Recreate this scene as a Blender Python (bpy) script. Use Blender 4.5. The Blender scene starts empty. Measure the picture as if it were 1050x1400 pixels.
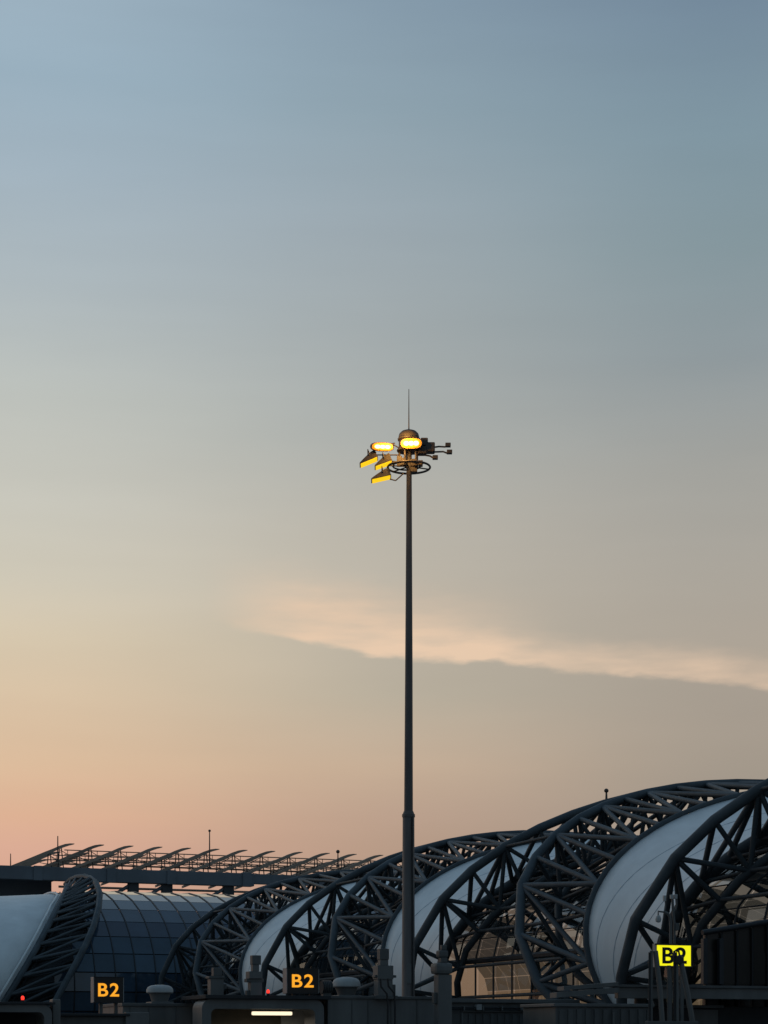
import bpy, bmesh, math, random
from mathutils import Vector, Matrix
random.seed(7)
scene = bpy.context.scene
COL = scene.collection
# ---------------------------------------------------------------- camera
F, HY, CX = 2600.0, 1420.0, 525.0          # focal length, horizon row and centre column in photo pixels
EYE = 5.5
cd = bpy.data.cameras.new('camera'); cam = bpy.data.objects.new('camera', cd); COL.objects.link(cam)
cam.location = (0, 0, EYE); cam.rotation_euler = (math.pi/2, 0, 0)
cd.sensor_fit = 'HORIZONTAL'; cd.sensor_width = 36.0; cd.lens = 36.0*F/1050.0
cd.shift_y = (HY-700.0)/1050.0; cd.clip_start = 0.5; cd.clip_end = 6000
scene.camera = cam
scene.render.resolution_x, scene.render.resolution_y = 768, 1024
scene.view_settings.view_transform = 'Standard'; scene.view_settings.look = 'None'
scene.view_settings.exposure = 0.0; scene.view_settings.gamma = 1.0
# ---------------------------------------------------------------- sky
def lin(c): return tuple((v/255/12.92 if v/255 <= .04045 else ((v/255+.055)/1.055)**2.4) for v in c)
world = bpy.data.worlds.new('World'); scene.world = world; world.use_nodes = True
NT = world.node_tree; NT.nodes.clear(); NN, LK = NT.nodes, NT.links
def wn(t, **k):
    n = NN.new(t)
    for a, b in k.items(): setattr(n, a, b)
    return n
def setin(n, i, v):
    if hasattr(v, 'is_output'): LK.new(v, n.inputs[i])
    else: n.inputs[i].default_value = v
def wm(op, a, b=None, c=None, clamp=False):
    n = wn('ShaderNodeMath', operation=op); n.use_clamp = clamp; setin(n, 0, a)
    if b is not None: setin(n, 1, b)
    if c is not None: setin(n, 2, c)
    return n.outputs[0]
def wstep(v, a, b):                                    # smooth step from a to b
    n = wn('ShaderNodeMapRange', interpolation_type='SMOOTHSTEP'); setin(n, 0, v)
    n.inputs[1].default_value = a; n.inputs[2].default_value = b
    return n.outputs[0]
def wmix(f, a, b):
    n = wn('ShaderNodeMix', data_type='RGBA'); setin(n, 0, f); setin(n, 6, a); setin(n, 7, b)
    return n.outputs[2]
tc = wn('ShaderNodeTexCoord'); sep = wn('ShaderNodeSeparateXYZ'); LK.new(tc.outputs['Generated'], sep.inputs[0])
dx, dy, dz = sep.outputs
hl = wm('MAXIMUM', wm('SQRT', wm('ADD', wm('MULTIPLY', dx, dx), wm('MULTIPLY', dy, dy))), 1e-4)
az = wm('DIVIDE', dx, hl)                              # sine of the azimuth off the look direction
fw = wm('DIVIDE', dy, hl)
el = wm('DIVIDE', dz, hl)                              # tangent of the elevation
elt = wm('DIVIDE', el, 0.8, clamp=True)
def ramp(rows):
    n = wn('ShaderNodeValToRGB'); LK.new(elt, n.inputs[0]); e = n.color_ramp.elements
    pts = sorted(((HY-y)/F/0.8, c) for y, c in rows)
    while len(e) < len(pts): e.new(0.5)
    for k, (p, c) in zip(e, pts): k.position = max(0, min(1, p)); k.color = (*lin(c), 1)
    return n.outputs[0]
RL = ramp([(-660, (116,142,166)), (0, (156,177,192)), (120, (154,176,191)), (250, (162,179,191)), (400, (173,184,189)), (550, (188,192,187)), (700, (200,198,187)), (800, (207,200,183)), (880, (214,199,174)), (950, (216,194,166)), (1050, (219,187,156)), (1120, (221,177,148)), (1165, (217,170,148)), (1420, (190,140,120))])
RM = ramp([(-660, (98,122,144)), (0, (133,154,170)), (150, (142,162,174)), (300, (154,167,175)), (450, (161,169,171)), (600, (171,174,170)), (720, (184,179,168)), (830, (189,180,165)), (950, (186,176,158)), (1050, (196,172,149)), (1115, (186,159,140)), (1200, (178,149,129)), (1420, (160,130,112))])
RR = ramp([(-660, (88,108,130)), (0, (115,136,155)), (200, (127,149,161)), (350, (133,151,158)), (500, (143,153,157)), (650, (162,162,157)), (800, (170,164,154)), (900, (172,162,149)), (1000, (166,155,142)), (1070, (162,151,138)), (1420, (142,126,114))])
RE = ramp([(-660, (82,110,132)), (300, (98,125,144)), (700, (106,127,140)), (1000, (112,123,132)), (1420, (104,107,112))])
sky = wmix(wstep(az, -0.02, 0.19), wmix(wstep(az, -0.20, 0.03), RL, RM), RR)
# faint streaky haze through the whole sky
def wnoise(sx, sz, scale, det=4):
    cb = wn('ShaderNodeCombineXYZ'); LK.new(wm('MULTIPLY', az, sx), cb.inputs[0]); LK.new(wm('MULTIPLY', el, sz), cb.inputs[1]); LK.new(fw, cb.inputs[2])
    n = wn('ShaderNodeTexNoise'); LK.new(cb.outputs[0], n.inputs['Vector']); n.inputs['Scale'].default_value = scale; n.inputs['Detail'].default_value = det
    return n.outputs[0]
st = wm('MULTIPLY', wm('SUBTRACT', wnoise(1.0, 6.0, 7.0, 8), 0.5), 0.09)
streak = wm('ADD', 1.0, st)
# the sunset-lit band of cloud: sharp lower edge, soft top
fc = wn('ShaderNodeFloatCurve'); LK.new(wm('MULTIPLY_ADD', az, 2.0, 0.5, clamp=True), fc.inputs['Value'])
cv = fc.mapping.curves[0]
edge = [(200, 835), (300, 853), (345, 866), (430, 880), (520, 899), (600, 904), (680, 904), (720, 911), (850, 923), (950, 929), (1050, 943), (1200, 972)]
def fx(x): return min(1, max(0, ((x-CX)/F/math.hypot(1, (x-CX)/F))*2+0.5))
def fy(x, y): return (HY-y)/F/math.hypot(1, (x-CX)/F)
cpts = [(0.0, fy(200, 790)*2)]+[(fx(x), fy(x, y)*2) for x, y in edge]+[(1.0, fy(1200, 1010)*2)]
while len(cv.points) < len(cpts): cv.points.new(0.5, 0.5)
for q, (a, b) in zip(cv.points, cpts): q.location = (a, b); q.handle_type = 'VECTOR'
fc.mapping.update()
dist = wm('SUBTRACT', el, wm('MULTIPLY', fc.outputs[0], 0.5))
dist = wm('ADD', dist, wm('MULTIPLY', wm('SUBTRACT', wnoise(1.0, 3.0, 55.0, 6), 0.5), 0.0075))
px = lambda n: n/F
azr = lambda x: (x-CX)/F
lowedge = wstep(dist, px(-4), px(7))
thin = wm('SUBTRACT', 1.0, wstep(dist, px(4), px(58)))
body = wm('SUBTRACT', 1.0, wstep(dist, px(25), px(120)))
inleft = wm('MULTIPLY', wstep(az, azr(270), azr(430)), wm('SUBTRACT', 1.0, wstep(az, azr(520), azr(790))))
inright = wstep(az, azr(430), azr(690))
soft = wm('MULTIPLY_ADD', wnoise(1.0, 5.0, 26.0, 7), 2.1, -0.55, clamp=True)
cm = wm('MULTIPLY', lowedge, wm('ADD', wm('MULTIPLY', wm('MULTIPLY', inleft, body), wm('MULTIPLY_ADD', soft, 0.62, 0.46)), wm('MULTIPLY', wm('MULTIPLY', inright, thin), wm('MULTIPLY_ADD', soft, 0.5, 0.35))), clamp=True)
cm = wm('MULTIPLY', cm, wstep(fw, 0.8, 0.95))
sky = wmix(wm('MULTIPLY', cm, 0.95), sky, (*lin((231, 201, 173)), 1))
under = wm('MULTIPLY', wm('MULTIPLY', wm('SUBTRACT', 1.0, wstep(dist, px(-4), px(3))), wstep(dist, px(-95), px(-6))), wm('MULTIPLY', wstep(az, azr(320), azr(560)), wstep(fw, 0.8, 0.95)))
sky = wmix(wm('MULTIPLY', under, 0.13), sky, (*lin((148, 143, 136)), 1))
sky = wmix(wstep(fw, 0.55, -0.35), sky, RE)            # the side away from the sunset
vm = wn('ShaderNodeVectorMath', operation='SCALE'); LK.new(sky, vm.inputs[0]); LK.new(streak, vm.inputs['Scale'])
sn = wn('ShaderNodeTexSky'); sn.sky_type = 'NISHITA'; sn.sun_disc = False
SUN_EL, SUN_AZ = math.radians(1.5), math.radians(-60)
sn.sun_elevation = SUN_EL; sn.sun_rotation = SUN_AZ; sn.dust_density = 2.0
b1 = wn('ShaderNodeBackground'); LK.new(vm.outputs[0], b1.inputs[0]); b1.inputs[1].default_value = 1.0
b2 = wn('ShaderNodeBackground'); LK.new(sn.outputs[0], b2.inputs[0]); b2.inputs[1].default_value = 0.004
ad = wn('ShaderNodeAddShader'); LK.new(b1.outputs[0], ad.inputs[0]); LK.new(b2.outputs[0], ad.inputs[1])
wo = wn('ShaderNodeOutputWorld'); LK.new(ad.outputs[0], wo.inputs[0])
sl = bpy.data.lights.new('sun', 'SUN'); sl.energy = 0.07; sl.angle = math.radians(40); sl.color = (1.0, 0.72, 0.5)
so = bpy.data.objects.new('sun', sl); COL.objects.link(so)
sd = Vector((math.sin(SUN_AZ)*math.cos(SUN_EL), math.cos(SUN_AZ)*math.cos(SUN_EL), math.sin(SUN_EL+0.02)))
so.rotation_euler = sd.to_track_quat('Z', 'Y').to_euler(); so.location = (-60, 60, 60)
# ---------------------------------------------------------------- materials
def mat(name, col, rough=0.6, metal=0.0, var=0.18, scale=1.2, bump=0.0, ior=None, emit=None, estr=0.0, streaks=False, spec=None):
    m = bpy.data.materials.new(name); m.use_nodes = True; t = m.node_tree; b = t.nodes['Principled BSDF']
    b.inputs['Roughness'].default_value = rough; b.inputs['Metallic'].default_value = metal
    if ior: b.inputs['IOR'].default_value = ior
    if spec is not None: b.inputs['Specular IOR Level'].default_value = spec
    g = t.nodes.new('ShaderNodeNewGeometry')
    mp = t.nodes.new('ShaderNodeMapping'); t.links.new(g.outputs['Position'], mp.inputs[0])
    if streaks: mp.inputs['Scale'].default_value = (1, 1, 0.14)
    n = t.nodes.new('ShaderNodeTexNoise'); n.inputs['Scale'].default_value = scale; n.inputs['Detail'].default_value = 7; n.inputs['Roughness'].default_value = 0.62
    t.links.new(mp.outputs[0], n.inputs['Vector'])
    r = t.nodes.new('ShaderNodeValToRGB'); t.links.new(n.outputs[0], r.inputs[0])
    r.color_ramp.elements[0].position = 0.3; r.color_ramp.elements[1].position = 0.7
    r.color_ramp.elements[0].color = (*[c*(1-var) for c in col], 1); r.color_ramp.elements[1].color = (*[min(1, c*(1+var)) for c in col], 1)
    t.links.new(r.outputs[0], b.inputs['Base Color'])
    if bump:
        n2 = t.nodes.new('ShaderNodeTexNoise'); n2.inputs['Scale'].default_value = scale*9; n2.inputs['Detail'].default_value = 4
        t.links.new(g.outputs['Position'], n2.inputs['Vector'])
        bp = t.nodes.new('ShaderNodeBump'); bp.inputs['Strength'].default_value = bump; bp.inputs['Distance'].default_value = 0.02
        t.links.new(n2.outputs[0], bp.inputs['Height']); t.links.new(bp.outputs[0], b.inputs['Normal'])
    if emit:
        b.inputs['Emission Color'].default_value = (*emit, 1); b.inputs['Emission Strength'].default_value = estr
    return m
M = {
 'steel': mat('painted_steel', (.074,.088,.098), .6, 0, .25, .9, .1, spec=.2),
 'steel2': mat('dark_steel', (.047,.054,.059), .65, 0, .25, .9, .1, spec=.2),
 'membrane': mat('membrane', (.80,.81,.80), .5, 0, .09, .8, .08, streaks=True),
 'seam': mat('membrane_seam', (.5,.53,.56), .6),
 'glass': None, 'glasslow': None,
 'glassb': mat('blue_glass', (.034,.058,.088), .06, 0, .2, .5, 0, ior=1.6),
 'mullion': mat('dark_mullion', (.02,.022,.026), .5),
 'concrete': mat('concrete', (.24,.235,.225), .85, 0, .2, .8, .3),
 'apron': mat('apron_concrete', (.16,.158,.15), .9, 0, .25, .15, .2),
 'mast': mat('galvanised_mast', (.105,.094,.09), .55, .1, .3, 2.2, .15, streaks=True),
 'fixture': mat('fixture_metal', (.075,.062,.055), .55, .1, .2, 6),
 'bridge': mat('bridge_paint', (.115,.114,.110), .55, 0, .22, 1.6, .12, streaks=True),
 'bridge2': mat('bridge_panel', (.082,.082,.080), .6, 0, .25, 1.6, .12, streaks=True),
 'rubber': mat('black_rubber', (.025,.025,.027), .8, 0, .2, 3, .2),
 'vent': mat('pale_vent', (.38,.38,.37), .6, 0, .15, 3, .1),
 'terminal': mat('terminal_steel', (.13,.152,.175), .6, 0, .2, .15, .1),
 'blade': mat('louvre_blade', (.36,.27,.205), .55, 0, .15, .3),
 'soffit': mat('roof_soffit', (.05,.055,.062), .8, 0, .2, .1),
 'lounge': mat('bronze_glass', (.018,.015,.012), .3, 0, .3, .8, 0),
 'cable': mat('black_cable', (.012,.012,.013), .6),
 'signbox': mat('sign_housing', (.27,.265,.26), .5, 0, .15, 3),
 'signface': mat('sign_black_face', (.006,.005,.005), .35, 0, .1, 3),
 'amber': mat('amber_led', (.3,.12,.01), .5, emit=(1.0,.40,.022), estr=1.0),
 'yellow': mat('yellow_lightbox', (.6,.55,.02), .5, emit=(.88,.83,.006), estr=1.0),
 'black': mat('black_lettering', (.008,.008,.006), .6),
 'tube': mat('fluorescent_tube', (.9,.9,.85), .5, emit=(1,.82,.56), estr=1.25),
 'red': mat('red_beacon', (.5,.02,.02), .4, emit=(1,.035,.02), estr=1.6),
 'sodium': mat('sodium_lens', (.6,.4,.05), .4, emit=(1.0,.60,.004), estr=1.05),
 'sodiumhot': mat('sodium_arc', (.9,.7,.3), .4, emit=(1.0,.70,.22), estr=5.5),
 'sodiummid': mat('sodium_glass', (.6,.4,.05), .4, emit=(1.0,.46,.02), estr=1.05),
 'sodiumhalo': mat('sodium_halo', (.6,.35,.05), .4, emit=(1.0,.27,.012), estr=.62),  # reflector given its own glow to imitate the halo around the lamp
 'cabwall': mat('cab_interior', (.10,.085,.06), .7, 0, .15, 2),
}
def seeglass(name, tint, refl):
    m = bpy.data.materials.new(name); m.use_nodes = True; t = m.node_tree; t.nodes.clear()
    tr = t.nodes.new('ShaderNodeBsdfTransparent'); tr.inputs[0].default_value = (*tint, 1)
    gl = t.nodes.new('ShaderNodeBsdfGlossy'); gl.inputs['Roughness'].default_value = .04; gl.inputs[0].default_value = (.9, .92, .95, 1)
    lw = t.nodes.new('ShaderNodeLayerWeight'); pw = t.nodes.new('ShaderNodeMath'); pw.operation = 'POWER'; t.links.new(lw.outputs['Facing'], pw.inputs[0]); pw.inputs[1].default_value = 4
    fr = t.nodes.new('ShaderNodeMath'); fr.operation = 'MULTIPLY_ADD'; t.links.new(pw.outputs[0], fr.inputs[0]); fr.inputs[1].default_value = refl; fr.inputs[2].default_value = .05
    mx_ = t.nodes.new('ShaderNodeMixShader'); t.links.new(fr.outputs[0], mx_.inputs[0]); t.links.new(tr.outputs[0], mx_.inputs[1]); t.links.new(gl.outputs[0], mx_.inputs[2])
    o = t.nodes.new('ShaderNodeOutputMaterial'); t.links.new(mx_.outputs[0], o.inputs[0]); return m
M['glass'] = seeglass('grey_tinted_glass', (.36, .38, .38), .45); M['glasslow'] = seeglass('clear_bronze_glass', (.58, .56, .48), .2)
def vary(m, amt):
    t = m.node_tree; b = t.nodes['Principled BSDF']; src = b.inputs['Base Color'].links[0].from_socket
    oi = t.nodes.new('ShaderNodeObjectInfo'); mr = t.nodes.new('ShaderNodeMapRange'); t.links.new(oi.outputs['Random'], mr.inputs[0]); mr.inputs[3].default_value = 1-amt; mr.inputs[4].default_value = 1+amt
    vs_ = t.nodes.new('ShaderNodeVectorMath'); vs_.operation = 'SCALE'; t.links.new(src, vs_.inputs[0]); t.links.new(mr.outputs[0], vs_.inputs['Scale']); t.links.new(vs_.outputs[0], b.inputs['Base Color'])
vary(M['glassb'], .22); vary(M['steel'], .12); vary(M['blade'], .15)
# ---------------------------------------------------------------- helpers
def tag(o, label=None, cat=None, group=None, kind=None):
    for k, v in (('label', label), ('category', cat), ('group', group), ('kind', kind)):
        if v: o[k] = v
    return o
def thing(name, label, cat, loc=(0, 0, 0), rz=0.0, group=None):
    o = bpy.data.objects.new(name, None); COL.objects.link(o); o.location = loc; o.rotation_euler = (0, 0, rz); o.empty_display_size = .3
    return tag(o, label, cat, group)
def addmesh(name, me, m, parent=None, mw=None):
    o = bpy.data.objects.new(name, me); COL.objects.link(o)
    if m and not me.materials: me.materials.append(m)
    if parent: o.parent = parent
    if mw is not None: o.matrix_basis = mw
    return o
def build(name, bm, m, parent=None, smooth=False, mw=None):
    bmesh.ops.recalc_face_normals(bm, faces=bm.faces)
    me = bpy.data.meshes.new(name); bm.to_mesh(me); bm.free()
    if smooth:
        for f in me.polygons: f.use_smooth = True
        me.set_sharp_from_angle(angle=math.radians(38))
    return addmesh(name, me, m, parent, mw)
def box(bm, x0, x1, y0, y1, z0, z1, bev=0.0):
    r = bmesh.ops.create_cube(bm, size=1.0)
    vs = r['verts']
    for v in vs: v.co = Vector(((x0+x1)/2+v.co.x*(x1-x0), (y0+y1)/2+v.co.y*(y1-y0), (z0+z1)/2+v.co.z*(z1-z0)))
    if bev:
        es = list({e for v in vs for e in v.link_edges})
        bmesh.ops.bevel(bm, geom=es, offset=bev, segments=2, affect='EDGES', profile=.6)
def tube(bm, pts, r, n=8, cap=True):
    pts = [Vector(p) for p in pts]; rr = r if isinstance(r, (list, tuple)) else [r]*len(pts)
    rings = []; up = None
    for i, p in enumerate(pts):
        t = (pts[min(i+1, len(pts)-1)]-pts[max(i-1, 0)]).normalized()
        if up is None: up = t.orthogonal().normalized()
        up = (up-t*up.dot(t)).normalized(); sd_ = t.cross(up)
        rings.append([bm.verts.new(p+(up*math.cos(a)+sd_*math.sin(a))*rr[i]) for a in [2*math.pi*k/n for k in range(n)]])
    for a, b in zip(rings, rings[1:]):
        for k in range(n): bm.faces.new((a[k], a[(k+1) % n], b[(k+1) % n], b[k]))
    if cap: bm.faces.new(rings[0][::-1]); bm.faces.new(rings[-1])
def lathe(bm, prof, n=20, c=(0, 0, 0)):
    c = Vector(c); rings = [[bm.verts.new(c+Vector((r*math.cos(a), r*math.sin(a), z))) for a in [2*math.pi*k/n for k in range(n)]] for r, z in prof]
    for a, b in zip(rings, rings[1:]):
        for k in range(n): bm.faces.new((a[k], a[(k+1) % n], b[(k+1) % n], b[k]))
    bm.faces.new(rings[0][::-1]); bm.faces.new(rings[-1])
_bm = bmesh.new(); bmesh.ops.create_cone(_bm, cap_ends=True, segments=9, radius1=1, radius2=1, depth=1)
CYL = {}
def unit_cyl(mname):
    if mname not in CYL:
        me = bpy.data.meshes.new('strut'); _bm.to_mesh(me)
        for f in me.polygons: f.use_smooth = len(f.vertices) == 4
        me.materials.append(M[mname]); CYL[mname] = me
    return CYL[mname]
def strut(name, a, b, r, mname, parent):
    a, b = Vector(a), Vector(b); d = b-a
    mw = Matrix.Translation((a+b)/2) @ d.to_track_quat('Z', 'Y').to_matrix().to_4x4() @ Matrix.Diagonal((r, r, d.length, 1))
    return addmesh(name, unit_cyl(mname), None, parent, mw)
# pixel -> world
def ray(x, y): return Vector(((x-CX)/F, 1.0, (HY-y)/F))
def at(x, y, Y): d = ray(x, y)*Y; return Vector((d.x, d.y, d.z+EYE))
# the concourse's own axes: E_ along it (away, left), P_ across it (right, away)
ex, ey = -0.35915, 0.93328
E_, P_ = Vector((ex, ey, 0)), Vector((ey, -ex, 0)); RZ = math.atan2(P_.y, P_.x)
UP = Vector((0, 0, 1))
W0 = 56.26
SA, SB, SHC, SN = 18.08, 9.43, 4.24, 2.05
def shell(th, dl):
    c, s = math.cos(th), math.sin(th)
    w = -(SA-dl)*math.copysign(abs(c)**(2/SN), c); h = SHC+(SB-dl)*math.copysign(abs(s)**(2/SN), s)
    return w, h
def sp(s, w, h): return E_*s+P_*(W0+w)+UP*(EYE+h)     # concourse coordinates -> world
def interp(x, xs, ys):
    if x <= xs[0]: return ys[0]
    for i in range(len(xs)-1):
        if x <= xs[i+1]: return ys[i]+(ys[i+1]-ys[i])*(x-xs[i])/(xs[i+1]-xs[i])
    return ys[-1]
R = math.radians
# ---------------------------------------------------------------- ground
bm = bmesh.new(); vs = [bm.verts.new(v) for v in ((-3000, -400, 0), (3000, -400, 0), (3000, 5000, 0), (-3000, 5000, 0))]; bm.faces.new(vs)
tag(build('apron_ground', bm, M['apron']), kind='structure')
# ---------------------------------------------------------------- concourse trusses
DK = ([-40, -10, 15, 40, 65, 90], [12.8, 8.28, 5.31, 2.83, .55, .35])
GI = ([-40, -10, 10, 40, 90], [13.0, 9.5, 7.6, 5.6, 5.0])
def fold(deg): return deg if deg <= 90 else 180-deg
def dP(deg): return interp(fold(deg), *DK)
def gI(deg): return interp(fold(deg), *GI)
def gQ(deg): return 11.31-1.99*math.sin(R(fold(deg)))
def dR(deg): return max(dP(deg)-1.0, .7)
_h = [-36, -22, -9.5, 4, 19, 29, 38, 46, 53, 59, 65, 71, 77, 83, 89]
TH_P = _h+[180-d for d in _h[-2::-1]]           # even entries: major nodes that fan out
def inner_deg(d, sh):                                   # inner nodes sit a little nearer the foot than the outer ones
    f = min(1.0, abs(90-d)/22.0); return d-sh*f if d <= 90 else d+sh*f
TH_I = TH_P
def smooth_deg(a, b, n=30): return [a+(b-a)*k/n for k in range(n+1)]
def arch_truss(sm, label, qo=0.0, plus=1.0):
    base = sp(sm, -SA, -EYE)
    t = thing('arch_truss', label, 'truss', base, 0, 'arched trusses of the concourse')
    L = lambda s, w, h: sp(s, w, h)-base
    def node(sign, kind, deg):
        if kind == 'P': w, h = shell(R(deg), 0); return L(sm+sign*dP(deg)*(plus if sign > 0 else 1), w, h)
        if kind == 'I': w, h = shell(R(deg), 2.5); return L(sm+gI(deg)*plus, w, h)
        if kind == 'Q': w, h = shell(R(deg), 1.17); return L(sm-gQ(deg)-qo, w, h)
        if kind == 'R': w, h = shell(R(deg), 2.6); return L(sm+sign*dR(deg)*(plus if sign > 0 else 1), w, h)
    def chord(sign, kind, degs, r, mn, name='chord'):
        b = bmesh.new(); tube(b, [node(sign, kind, d) for d in degs], r, 10); return build(name, b, M[mn], t, True)
    for sgn in (1, -1):
        chord(sgn, 'P', TH_P, .24, 'steel', 'outer_chord')
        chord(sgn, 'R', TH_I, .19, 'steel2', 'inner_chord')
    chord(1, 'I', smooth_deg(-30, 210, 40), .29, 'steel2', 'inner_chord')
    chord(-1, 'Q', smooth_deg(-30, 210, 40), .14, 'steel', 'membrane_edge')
    for i, d in enumerate(TH_P):
        for sgn, edge_kind in ((1, 'I'), (-1, 'Q')):
            a = node(sgn, 'P', d)
            for j in ((i-1, i, i+1) if i % 2 == 0 else (i,)):
                if 0 <= j < len(TH_P):
                    strut('strut', a, node(sgn, edge_kind, inner_deg(TH_P[j], 9.5)), .13, 'steel', t)
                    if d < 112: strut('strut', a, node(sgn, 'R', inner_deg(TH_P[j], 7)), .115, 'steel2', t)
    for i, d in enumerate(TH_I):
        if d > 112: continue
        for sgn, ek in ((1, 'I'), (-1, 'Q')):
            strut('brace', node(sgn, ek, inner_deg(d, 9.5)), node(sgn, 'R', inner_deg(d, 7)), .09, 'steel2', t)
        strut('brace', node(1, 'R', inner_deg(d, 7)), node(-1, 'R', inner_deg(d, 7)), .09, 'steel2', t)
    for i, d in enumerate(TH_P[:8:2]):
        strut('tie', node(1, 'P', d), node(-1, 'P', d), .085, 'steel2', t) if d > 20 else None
    for sgn in (1, -1):                                 # feet on the deck
        a = node(sgn, 'P', TH_P[0]); strut('foot', a, Vector((a.x, a.y, 4.0)), .3, 'steel', t)
    return t
MODS = [(63.56, 0, 'nearest dark tubular arch truss, at right behind the yellow lightbox sign'),
        (88.16, 0, 'tall dark tubular arch truss right of the lamp mast, its crest highest in view'),
        (114.81, 1.0, 'dark tubular arch truss directly behind the lamp mast, second smallest of the row'),
        (145.49, 3.2, 'smallest and farthest tubular arch truss, beside the blue glass vault')]
for s, qo, lab in MODS: arch_truss(s, lab, qo, .55 if s > 140 else 1.0)
# ---------------------------------------------------------------- membranes between trusses
def membrane(s_far, s_near, label, qo=0.0):
    base = sp((s_far+s_near)/2, -SA+2, -EYE)
    t = thing('membrane_panel', label, 'roof panel', base, 0, 'white membrane roof panels')
    bm = bmesh.new(); NA, NB = 60, 10; g = []
    def pt(deg, v, off=0.0):
        wq, hq = shell(R(deg), 1.22+off); wi, hi = shell(R(deg), 2.6+off)
        a = sp(s_far-gQ(deg)-qo, wq, hq); b = sp(s_near+gI(deg), wi, hi)
        p = a.lerp(b, v); sag = .55*4*v*(1-v)*max(0.0, math.sin(R(max(0, min(180, deg+25)))))
        w, h = shell(R(deg), 1.5); n = (P_*(w/SA/SA)+UP*((h-SHC)/SB/SB)).normalized()
        return p-n*sag-base
    for i in range(NA+1):
        d = -32+(212+32)*i/NA; g.append([bm.verts.new(pt(d, j/NB)) for j in range(NB+1)])
    for i in range(NA):
        for j in range(NB): bm.faces.new((g[i][j], g[i][j+1], g[i+1][j+1], g[i+1][j]))
    o = build('fabric', bm, M['membrane'], t, True)
    md = o.modifiers.new('thickness', 'SOLIDIFY'); md.thickness = .02
    for v0, v1 in ((.05, .45), (.25, .72), (.55, 1.0)):
        bm = bmesh.new(); ps = [pt(d, v0+(v1-v0)*(d+12)/90.0) for d in smooth_deg(-12, 78, 26)]
        tube(bm, ps, .022, 5); build('seam', bm, M['seam'], t)
    return t
membrane(88.16, 63.56, 'large pale blue-white membrane roof panel at right, left of the yellow sign')
membrane(114.81, 88.16, 'pale membrane roof panel partly hidden behind the lamp mast', 1.0)
membrane(145.49, 114.81, 'smallest of the pale membrane roof panels, above the central amber gate sign', 3.2)
# ---------------------------------------------------------------- glass walls behind the trusses
def glass_wall(s0, s1, label):
    base = sp((s0+s1)/2, -14, -EYE)
    t = thing('glass_facade', label, 'glass wall', base, 0, 'glazed walls of the concourse')
    dl = 3.9; n = max(1, round((s1-s0)/2.3)); ds = (s1-s0)/n
    prof = [(-(SA-dl), -.28), (-(SA-dl), SHC)]
    for d in (12, 25, 39, 54, 71, 90, 109, 126, 141, 155, 168): prof.append(shell(R(d), dl))
    prof += [(SA-dl, SHC), (SA-dl, -.28)]
    for q, ((w0, h0), (w1, h1)) in enumerate(zip(prof[:-1], prof[1:])):
        L = math.hypot(w1-w0, h1-h0); k = .035/L
        a0, b0 = w0+(w1-w0)*k, h0+(h1-h0)*k; a1, b1 = w1-(w1-w0)*k, h1-(h1-h0)*k
        bm = bmesh.new(); vs = [bm.verts.new(E_*s+P_*w+UP*h) for s in (.035, ds-.035) for w, h in ((a0, b0), (a1, b1))]
        bm.faces.new((vs[0], vs[1], vs[3], vs[2])); bmesh.ops.recalc_face_normals(bm, faces=bm.faces)
        me = bpy.data.meshes.new('pane'); bm.to_mesh(me); bm.free(); me.materials.append(M['glasslow' if q in (0, len(prof)-2) else 'glass'])
        for i in range(n):
            addmesh('pane', me, None, t, Matrix.Translation(sp(s0+i*ds, 0, 0)-base))
    for i in range(n+1):                                # glazing masts standing proud of the panes
        s = s0+i*ds; b = bmesh.new(); tube(b, [sp(s, w*1.01, h+.05)-base for w, h in prof[:8]], .05, 6); build('mullion', b, M['mullion'], t, True)
    for q, (w, h) in enumerate(prof[1:7]):
        b = bmesh.new(); tube(b, [sp(s0, w*1.01, h)-base, sp(s1, w*1.01, h)-base], .16 if q == 0 else .035, 6); build('transom', b, M['mullion'], t, True)
    return t
glass_wall(55, 75.5, 'dark glazed wall inside the nearest truss, behind the yellow sign')
glass_wall(76.2, 99.8, 'tan reflecting glazed wall seen through the truss right of the lamp mast')
glass_wall(103, 127, 'tan reflecting glazed wall seen through the truss left of the lamp mast')
glass_wall(134, 157, 'glazed wall inside the farthest truss beside the blue glass vault')
# deck the concourse stands on
bm = bmesh.new(); vs = []
for z in (0, 5.2):
    for s, w in ((30, -22), (152, -22), (152, 22), (30, 22)): vs.append(bm.verts.new(E_*s+P_*(W0+w)+UP*z))
for f in ((0, 1, 2, 3), (4, 5, 6, 7), (0, 1, 5, 4), (1, 2, 6, 5), (2, 3, 7, 6), (3, 0, 4, 7)): bm.faces.new([vs[i] for i in f])
tag(build('concourse_podium', bm, M['concrete']), 'long concrete lower storey carrying the arch trusses of the concourse', 'building')
# ---------------------------------------------------------------- crossing concourse: blue glass vault
SE = 175.5; VA, VB = 18.5, 9.45
def ve(deg, dl): return SE-(VA-dl)*math.cos(R(deg)), SHC+(VB-dl)*math.sin(R(deg))
def vp_(w, s, h): return E_*s+P_*w+UP*(EYE+h)
def wv(x, y, dl):                                       # pixel -> (w, s, h) on the vault's shell
    d = ray(x, y); dw, ds, dh = d.dot(P_), d.dot(E_), d.z
    a, b = VA-dl, VB-dl
    A = (ds/a)**2+(dh/b)**2; B = 2*(-SE*ds/a**2-SHC*dh/b**2); C = (SE/a)**2+(SHC/b)**2-1
    D = max(0, B*B-4*A*C); t = (-B-math.sqrt(D))/(2*A)
    return t*dw, t*ds, t*dh
wE0 = 37.0; vbase = vp_(wE0+12, SE-VA, -EYE)
vault = thing('glass_vault', 'dark blue barrel vault of glass panes at left, below the louvred terminal roof', 'glass roof', vbase)
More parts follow.
